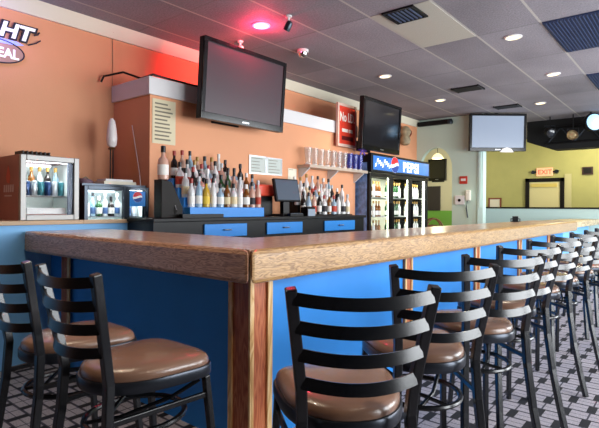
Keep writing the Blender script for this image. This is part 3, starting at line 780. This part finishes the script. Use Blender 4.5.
# soft drink emblem on the right door
ex, ez = KX0+.533, 1.36
MB().box(KX0+.447,KX1-.032,KY0+.009,KY0+.013,1.27,1.415).build('blue_header', mat('deep sky blue', '2A7CC8', .4, emit='2A7CC8', estr=.25), dR)
def globe(name, cx, y, cz, r, parent):
    def seg(a0, a1, wave, flip):
        pts = []
        for i in range(15):
            a = a0+(a1-a0)*i/14; pts.append((r*math.cos(a), r*math.sin(a)))
        xs_ = [pts[-1][0] + (pts[0][0]-pts[-1][0])*i/10 for i in range(1, 10)]
        for x in xs_: pts.append((x, wave(x)))
        return pts
    Mr = Matrix(((1,0,0,cx),(0,0,-1,y),(0,1,0,cz),(0,0,0,1)))
    n = 24
    MB().prism([(r*1.02*math.cos(2*PI*i/n), r*1.02*math.sin(2*PI*i/n)) for i in range(n)], 0, .002, Mr).build(name+'_disc', mat('emblem white', 'F2F4F8', .4, emit='F2F4F8', estr=.25), parent)
    w1 = lambda x: .16*r + .16*r*math.sin(x/r*2.2)
    w2 = lambda x: -.22*r + .16*r*math.sin(x/r*2.2)
    MB().prism(seg(.05, PI-.05+.0, w1, 0), .0022, .0035, Mr).build(name+'_red', mat('emblem red', 'C8202C', .4, emit='C8202C', estr=.25), parent)
    MB().prism(seg(PI+.4, 2*PI-.1, w2, 0), .0022, .0035, Mr).build(name+'_blue', mat('emblem blue', '173A8C', .4, emit='173A8C', estr=.25), parent)
globe('emblem', ex, KY0+.0085, ez, .05, dR)
for z in (.55, .95, 1.17):
    shelf_wires(KX0+.05,KX1-.05,KY0+.06,KY1-.05,z).build('wire_shelf', M_steel, t)
MB().box(KX0+.06,KX1-.06,KY1-.07,KY1-.05,KZ-.06,KZ-.045).build('light_strip', mat('cool light strip', 'FFFFFF', .4, emit='E8F4FF', estr=2), t)
for i in range(9):
    k = ['clear', 'pale blue', 'green', 'clear', 'dark', 'clear', 'clear', 'pale blue', 'clear'][i]
    bottle('soft_drink_bottle', ['stout', 'slim'][i % 2], k, ['silver', 'black', 'white'][i % 3], ['white', 'blue'][i % 2], (KX0+.085+i*.0605, KY0+.13, 1.1745), '%s bottle, %s from the left on the top shelf of the grey display cooler' % (k, ORD[i]), 'bottles in the display cooler', .72)
t = thing('paper_stack', 'white sheaf of papers lying on top of the grey display cooler', 'papers', (2.49, 4.34, KZ))
MB().box(-.16,.17,-.09,.09,0,.028).build('lower_sheets', M_paper, t)
MB().box(-.14,.14,-.08,.08,.028,.05).build('upper_sheets', M_white, t)
t = thing('brown_bag', 'crumpled mauve bag on the display cooler left of the papers', 'bag', (2.24, 4.42, KZ))
MB().loft([[(-.06+.0*i+ .12*(.5+.5*math.cos(2*PI*i/14))*s_+0, .07*math.sin(2*PI*i/14)*s_, z) for i in range(14)] for s_, z in ((1,0),(1.08,.02),(.9,.04),(.5,.05))]).build('pouch', mat('mauve cloth', '7A6470', .7, bump=.6, bscale=40), t, smooth=True)
MB().tube([(-.03,0,.045),(0,0,.065),(.03,0,.045)], .006).build('tie', M_ink, t)
for i, z in enumerate((1.52,)):
    t = thing('cardboard_flats', 'dark stack of flat boxes on the shelf between the two fridges', 'boxes', (2.17, 4.66, KZ))
    for k in range(3): MB().box(-.04,.12,-.06,.06,k*.016,.014+k*.016).build('flat_box', M_ink, t)
# decorative white beer tap on a pole
t = thing('torch_lamp', 'white glass torch ornament on a thin black pole against the orange wall', 'lamp', (2.555, 4.52, KZ))
MB().lathe([(.045,0),(.045,.012),(.012,.02)], 16).build('base', M_blackp, t, smooth=True)
for s in (-1, 1):
    MB().tube([(s*.014,0,.015),(s*.014,0,.36)], .006).build('rod', M_blackp, t)
MB().lathe([(.03,.355),(.035,.365),(.03,.38)], 14).build('collar', mat('bronze', '6A4A2C', .3, metal=.6), t, smooth=True)
MB().lathe([(.025,.38),(.045,.40),(.052,.47),(.045,.55),(.038,.60),(.03,.64),(.012,.665)], 14).build('shade', mat('frosted white glass', 'E4DEDC', .25, bump=.6, bscale=30), t, smooth=True)

# ------------------------------------------------------------------ the neon beer sign
t = thing('beer_sign', 'white lettered beer sign with dark outline and oval on the orange wall', 'sign', (0,0,0))
M_navy = mat('sign navy', '1C1C30', .4); M_letter = mat('sign white letters', 'F4F2F4', .4, emit='F4F2F4', estr=.25)
Rs = FONT_RX
yS = YB-.02
text('lettering_shadow', 'HT', .185, (1.642, yS, 2.797), M_navy, t, .006, shear=.25, offset=.020, sx=1.15)
text('lettering', 'HT', .185, (1.645, yS-.010, 2.797), M_letter, t, .003, shear=.25, offset=.006, sx=1.12)
Mo = Matrix(((1,0,0,0),(0,0,-1,yS),(0,1,0,0),(0,0,0,1)))
MB().prism([(1.5,2.72),(1.80,2.735),(1.86,2.75),(1.80,2.77),(1.5,2.775)], 0, .006, Mo).build('swoosh', mat('sign blue', '8A98F0', .4, emit='8A90F8', estr=.6), t)
MB().tube([(1.9,yS,2.765),(1.97,yS,2.80),(2.01,yS,2.835)], .006).build('flourish', M_navy, t)
MB().tube([(1.955,yS,2.87),(1.985,yS,2.885),(2.0,yS,2.91)], .007).build('flourish', M_navy, t)
cx, cz, rx, rz_ = 1.63, 2.655, .235, .105
MB().prism([(cx+rx*math.cos(2*PI*i/36), cz+rz_*math.sin(2*PI*i/36)) for i in range(36)], -.002, .002, Mo).build('oval', mat('sign brown', 'B08878', .4), t)
MB().tube([(cx+rx*math.cos(2*PI*i/36), yS-.004, cz+rz_*math.sin(2*PI*i/36)) for i in range(36)], .006, 8, closed=True, up=(0,1,0)).build('oval_rim', M_navy, t, smooth=True)
text('lettering', 'EAL', .12, (1.638, yS-.008, 2.605), M_letter, t, .003, offset=.004, sx=.9)
MB().box(1.58,1.62,yS,YB,2.68,2.80).build('bracket', M_blackp, t)

# cables
tag(MB().tube([(2.6,4.82,2.56),(2.62,4.8,2.62),(2.72,4.6,2.65),(2.80,4.4,2.57),(2.80,4.19,2.575),(3.0,4.18,2.565),(3.4,4.19,2.565)], .011).build('power_cable', M_blackp), 'black cable lying along the white ledge left of the big television', 'cable')
tag(MB().tube([(2.75,YB-.008,2.56),(2.755,YB-.008,2.8),(2.75,YB-.008,3.05),(2.74,YB-.04,3.12)], .004, 6).build('wall_wire', mat('pale wire', 'B0886C', .5)), 'thin pale wire running down the orange wall from the ceiling', 'cable')
tag(MB().tube([(2.765,4.5,2.1),(2.765,4.4,1.75),(2.76,4.35,1.6),(2.74,4.3,1.48)], .004, 6).build('lamp_wire', M_white), 'thin white wire hanging beside the display cooler', 'cable')

# ------------------------------------------------------------------ three-door drinks cooler
CX0, CX1, CY0, CY1, CZ = 6.535, 8.63, 3.97, 4.75, 2.13
t = thing('drinks_cooler', 'black three-door drinks cooler with a lit blue soft drink header', 'fridge', (0,0,0))
b = MB(); b.box(CX0,CX0+.05,CY0+.04,CY1,0,CZ-.02); b.box(CX1-.05,CX1,CY0+.04,CY1,0,CZ-.02); b.box(CX0+.05,CX1-.05,CY0+.04,CY1,CZ-.30,CZ-.02); b.box(CX0+.05,CX1-.05,CY0+.04,CY1,0,.2); b.box(CX0+.05,CX1-.05,CY1-.04,CY1,.2,CZ-.3)
b.build('cabinet', M_blackp, t)
MB().box(CX0+.051,CX1-.051,CY1-.047,CY1-.041,.21,CZ-.31).build('liner', mat('cream liner', 'E4E4CC', .5), t)
MB().box(CX0-.006,CX0-.001,CY0+.05,CY0+.40,.3,1.98).build('side_print', mat('blue ice print', '6F92C8', .4, var=.45, vscale=14), t)
MB().box(CX0,CX1,CY0-.03,CY0+.04,CZ-.30,CZ).build('header', M_blackp, t, bevel=.01)
hd = MB().box(CX0+.05,CX1-.05,CY0-.034,CY0-.031,CZ-.26,CZ-.04).build('lit_panel', mat('lit blue panel', '2C6CC0', .35, emit='3A7CD0', estr=.28, var=.3, vscale=9), t)
globe('emblem', CX0+.74, CY0-.0345, CZ-.145, .13, hd)
M_lw = mat('lit white letters', 'EEF4FA', .4, emit='E8F0FA', estr=.75)
text('lettering', 'PEPSI', .23, (CX0+1.02, CY0-.036, CZ-.235), M_lw, hd, .001, offset=.006, sx=1.2)
b = MB()
for i in range(9):                                   # frosty ice shapes at the left of the header
    x = CX0+.1+i*.055; z = CZ-.22+.05*((i*7) % 4)/2
    b.prism([(x,z),(x+.05,z+.02),(x+.06,z+.07),(x+.01,z+.06)], 0, .001, Matrix(((1,0,0,0),(0,0,-1,CY0-.0342),(0,1,0,0),(0,0,0,1))))
b.build('ice_print', M_lw, hd)
dw = (CX1-CX0)/3
for k in range(3):
    door(CX0+k*dw+.003, CX0+(k+1)*dw-.003, CY0, .15, CZ-.31, .055, M_blackp, t, -1 if k else 1)
L_strip = mat('lit tube', 'FFFFFF', .4, emit='F4FFE8', estr=5)
for k in range(4):
    x = CX0+.07 + k*dw if k < 3 else CX1-.07
    if k: MB().box(x-.02-(.0 if k == 3 else .07),x+.02-(0 if k == 3 else .07),CY0+.05,CY0+.07,.3,CZ-.34).build('light_tube', L_strip, t)
for z in (.45, .8, 1.12, 1.44):
    shelf_wires(CX0+.06,CX1-.06,CY0+.08,CY1-.06,z).build('wire_shelf', M_steel, t)
sn = {.8: 'lower', 1.12: 'middle', 1.44: 'top'}
dn = ['left', 'middle', 'right']
for z in (.8, 1.12, 1.44):
    for k in range(3):
        for i in range(6):
            g = ['amber', 'green', 'clear'][k] if (i+k) % 3 else 'clear'
            bottle('beer_bottle', 'slim', g, 'gold', 'white', (CX0+k*dw+.11+i*.09, CY0+.16, z+.0045), '%s bottle on the %s shelf behind the %s door of the drinks cooler' % (g, sn[z], dn[k]), '%s bottles on %s shelf of cooler, %s door' % (g, sn[z], dn[k]), .86)

# wall ornament right of the second television
t = thing('wall_ornament', 'brownish cast figure ornament on the orange wall right of the second television', 'ornament', (9.28, 4.86, 2.78))
MB().lathe([(.04,-.2),(.09,-.17),(.11,-.08),(.08,.0),(.12,.08),(.09,.16),(.04,.2)], 12, Matrix.Translation((0,-.08,0))).build('figure', mat('patina stone', '9A8C70', .6, bump=.8, bscale=18, var=.3, vscale=12), t, smooth=True)
MB().lathe([(.02,.0),(.06,.02),(.10,.0)], 10, Matrix.Translation((.06,-.1,.06)) @ Matrix.Rotation(PI/2, 4, 'Y')).build('wing', mat('dull red', '8A4A3A', .6), t, smooth=True)
MB().box(-.06,.06,-.02,0,-.12,.12).build('back_plate', M_ink, t)

# ------------------------------------------------------------------ things on the end wall
t = thing('air_curtain', 'black bar-shaped unit high on the pale end wall above the arch', 'air unit', (9.99, 4.48, 3.10))
MB().box(-.10,0,-.36,.33,-.045,.05).build('body', M_blackp, t, bevel=.015)
MB().lathe([(.05,-.05),(.06,0),(.04,.05)], 12, Matrix.Translation((-.06,-.40,.0))).build('end_knob', M_gun, t, smooth=True)
t = thing('fire_alarm', 'small red alarm plate on the pale end wall right of the arch', 'alarm', (10.002, 3.81, 1.86))
MB().box(-.03,0,-.08,.08,-.08,.08).build('plate', mat('alarm red', 'B8382C', .4), t, bevel=.005)
MB().box(-.034,-.03,-.05,.05,-.02,.03).build('label_strip', M_white, t)
t = thing('wall_phone', 'white wall phone and box on the end wall below the red alarm', 'phone', (10.0, 3.80, 1.48))
MB().box(-.05,0,-.02,.18,-.13,.06).build('base', M_white, t, bevel=.01)
MB().lathe([(.03,0),(.03,.012)], 14, Matrix.Translation((-.05,.08,-.04)) @ Matrix.Rotation(-PI/2, 4, 'Y')).build('dial', M_blackp, t)
MB().box(-.07,0,-.15,-.05,-.05,.17).build('handset', mat('cream plastic', 'E8E6DA', .4), t, bevel=.02)
MB().tube([(-.04,-.08,-.05),(-.04,-.06,-.2),(-.03,-.09,-.4)], .012).build('cord', M_gun, t, smooth=True)
# napkin caddy at the far end of the bar
t = thing('napkin_caddy', 'dark wire caddy on the far stretch of the bar counter', 'caddy', (7.9, 2.2, 1.0695), .2)
MB().box(-.10,.10,-.06,.06,0,.008).build('tray', M_gun, t)
MB().tube([(-.1,-.06,.05),(.1,-.06,.05),(.1,.06,.05),(-.1,.06,.05)], .004, 6, closed=True).build('rim_wire', M_gun, t)
for i in range(4):
    sx, sy = [(-1,-1),(1,-1),(1,1),(-1,1)][i]
    MB().tube([(sx*.1, sy*.06, .005),(sx*.1, sy*.06, .05)], .004, 6).build('upright', M_gun, t)
MB().box(-.05,.03,-.04,.04,.008,.085).build('napkins', M_gun, t)
MB().lathe([(.02,.008),(.02,.07),(.01,.09)], 10, Matrix.Translation((.065,0,0))).build('shaker', M_steel, t, smooth=True)

# ------------------------------------------------------------------ the far room
t = thing('exit_sign', 'orange lit EXIT sign above the far doorway', 'exit sign', (14.4, 3.26, 2.27))
MB().box(-.06,0,-.2,.2,-.11,.11).build('box', mat('exit box', 'E8B088', .4, emit='E8A078', estr=.5), t, bevel=.01)
Rn = Matrix(((0,0,-1,0),(-1,0,0,0),(0,1,0,0),(0,0,0,1)))
text('lettering', 'EXIT', .17, (-.0615, .165, -.06), mat('exit red', 'D8503C', .4, emit='D8402C', estr=.8), t, .001, R=Rn, offset=.003)
for s in (-1, 1):
    MB().lathe([(.05,-.03),(.055,.03),(.03,.04)], 12, Matrix.Translation((-.04, s*.29, .0)) @ Matrix.Rotation(PI/2, 4, 'Y')).build('lamp_head', M_gun, t, smooth=True)
    MB().box(-.05,0,min(s*.2,s*.26),max(s*.2,s*.26),-.02,.02).build('arm', M_gun, t)
t = thing('wall_box', 'small dark square box on the olive wall right of the exit sign', 'wall box', (14.4, 2.25, 2.26))
MB().box(-.05,0,-.12,.12,-.10,.10).build('case', mat('dark maroon', '3A1C18', .5), t)
MB().box(-.055,-.05,-.09,.09,-.07,.07).build('cover', M_blackp, t)
t = thing('picture_frame', 'small brown framed picture low on the olive wall left of the doorway', 'picture', (14.4, 4.57, 1.44))
b = MB(); b.box(-.03,0,-.18,.18,.10,.14); b.box(-.03,0,-.18,-.14,-.30,.10); b.box(-.03,0,.14,.18,-.30,.10); b.box(-.03,0,-.18,.18,-.34,-.30)
b.build('frame', mat('brown frame', '7A3A20', .5), t); MB().box(-.015,0,-.14,.14,-.30,.10).build('print', M_paper, t)
tv('television', 'black television seen through the arched doorway', (14.29, 6.28, 2.45), .56, .66, math.radians(-90), 0, M_screen, wall=.092)
tag(MB().box(14.32,14.4,6.2,6.62,1.2,1.95).build('notice_board', mat('dark board', '3A3430', .5)), 'dark board below the television seen through the arch', 'board')
t = thing('pendant_lamp', 'small pale pendant lamp seen at the top of the arch', 'pendant', (12.2, 5.35, ZC))
MB().tube([(0,0,0),(0,0,-.48)], .006).build('cord', M_blackp, t)
MB().lathe([(.02,-.48),(.10,-.53),(.15,-.61),(.14,-.62)], 16).build('lamp_shade', mat('pale shade', 'F0E0B8', .4, emit='F4DDA8', estr=1.0), t, smooth=True)

# ------------------------------------------------------------------ lights
def area(name, loc, rot, sx, sy, e, col):
    l = bpy.data.lights.new(name, 'AREA'); l.shape = 'RECTANGLE'; l.size = sx; l.size_y = sy; l.energy = e; l.color = col
    o = bpy.data.objects.new(name, l); C.objects.link(o); o.location = loc; o.rotation_euler = rot
    return o
for i, (a, b) in enumerate(WINS):
    area('window_daylight', ((a+b)/2, -2.62, 1.65), (math.radians(90), 0, 0), b-a, 2.2, 145, (.93, .97, 1))
def point(name, loc, e, col, r=.1):
    l = bpy.data.lights.new(name, 'POINT'); l.energy = e; l.color = col; l.shadow_soft_size = r
    o = bpy.data.objects.new(name, l); C.objects.link(o); o.location = loc
point('pendant_bulb', (12.2, 5.35, 2.45), 40, (1, .88, .6))
point('sign_neon', (1.6, YB-.22, 2.78), 3, (.45, .35, 1), .12)
point('far_room_bulb', (13.2, 2.0, 2.7), 50, (1, .9, .62), .2)
area('cooler_light', ((CX0+CX1)/2, CY0+.1, CZ-.34), (0,0,0), 1.8, .05, 14, (.95, 1, .9))
area('cooler_light', ((KX0+KX1)/2, KY0+.08, KZ-.05), (0,0,0), .55, .05, 3.5, (.85, .97, 1))
area('fridge_light', ((FX0+FX1)/2, FY0+.06, FZ1-.05), (0,0,0), .36, .03, 1.6, (.9, .97, 1))

w = bpy.data.worlds.new('world'); S.world = w; w.use_nodes = True
w.node_tree.nodes['Background'].inputs[0].default_value = (.85, .92, 1, 1)
w.node_tree.nodes['Background'].inputs[1].default_value = 1.0

# ------------------------------------------------------------------ camera
f = 488.0; a = .00643
F = Vector((math.cos(azF), math.sin(azF), 0)); R0 = Vector((math.sin(azF), -math.cos(azF), 0)); Z = Vector((0,0,1))
r = R0*math.cos(a) + Z*math.sin(a); up = Z*math.cos(a) - R0*math.sin(a)
cam = bpy.data.cameras.new('camera'); cam.lens = f/599*36; cam.sensor_width = 36; cam.sensor_fit = 'HORIZONTAL'
cam.shift_y = (207.4-214)/599; cam.clip_start = .05
co = bpy.data.objects.new('camera', cam); C.objects.link(co)
co.matrix_world = Matrix(((r.x, up.x, -F.x, 0), (r.y, up.y, -F.y, 0), (r.z, up.z, -F.z, 1.27), (0,0,0,1)))
S.camera = co
S.view_settings.view_transform = 'Standard'; S.view_settings.look = 'None'
S.view_settings.exposure = 0.6; S.view_settings.gamma = 1; S.view_settings.use_curve_mapping = False
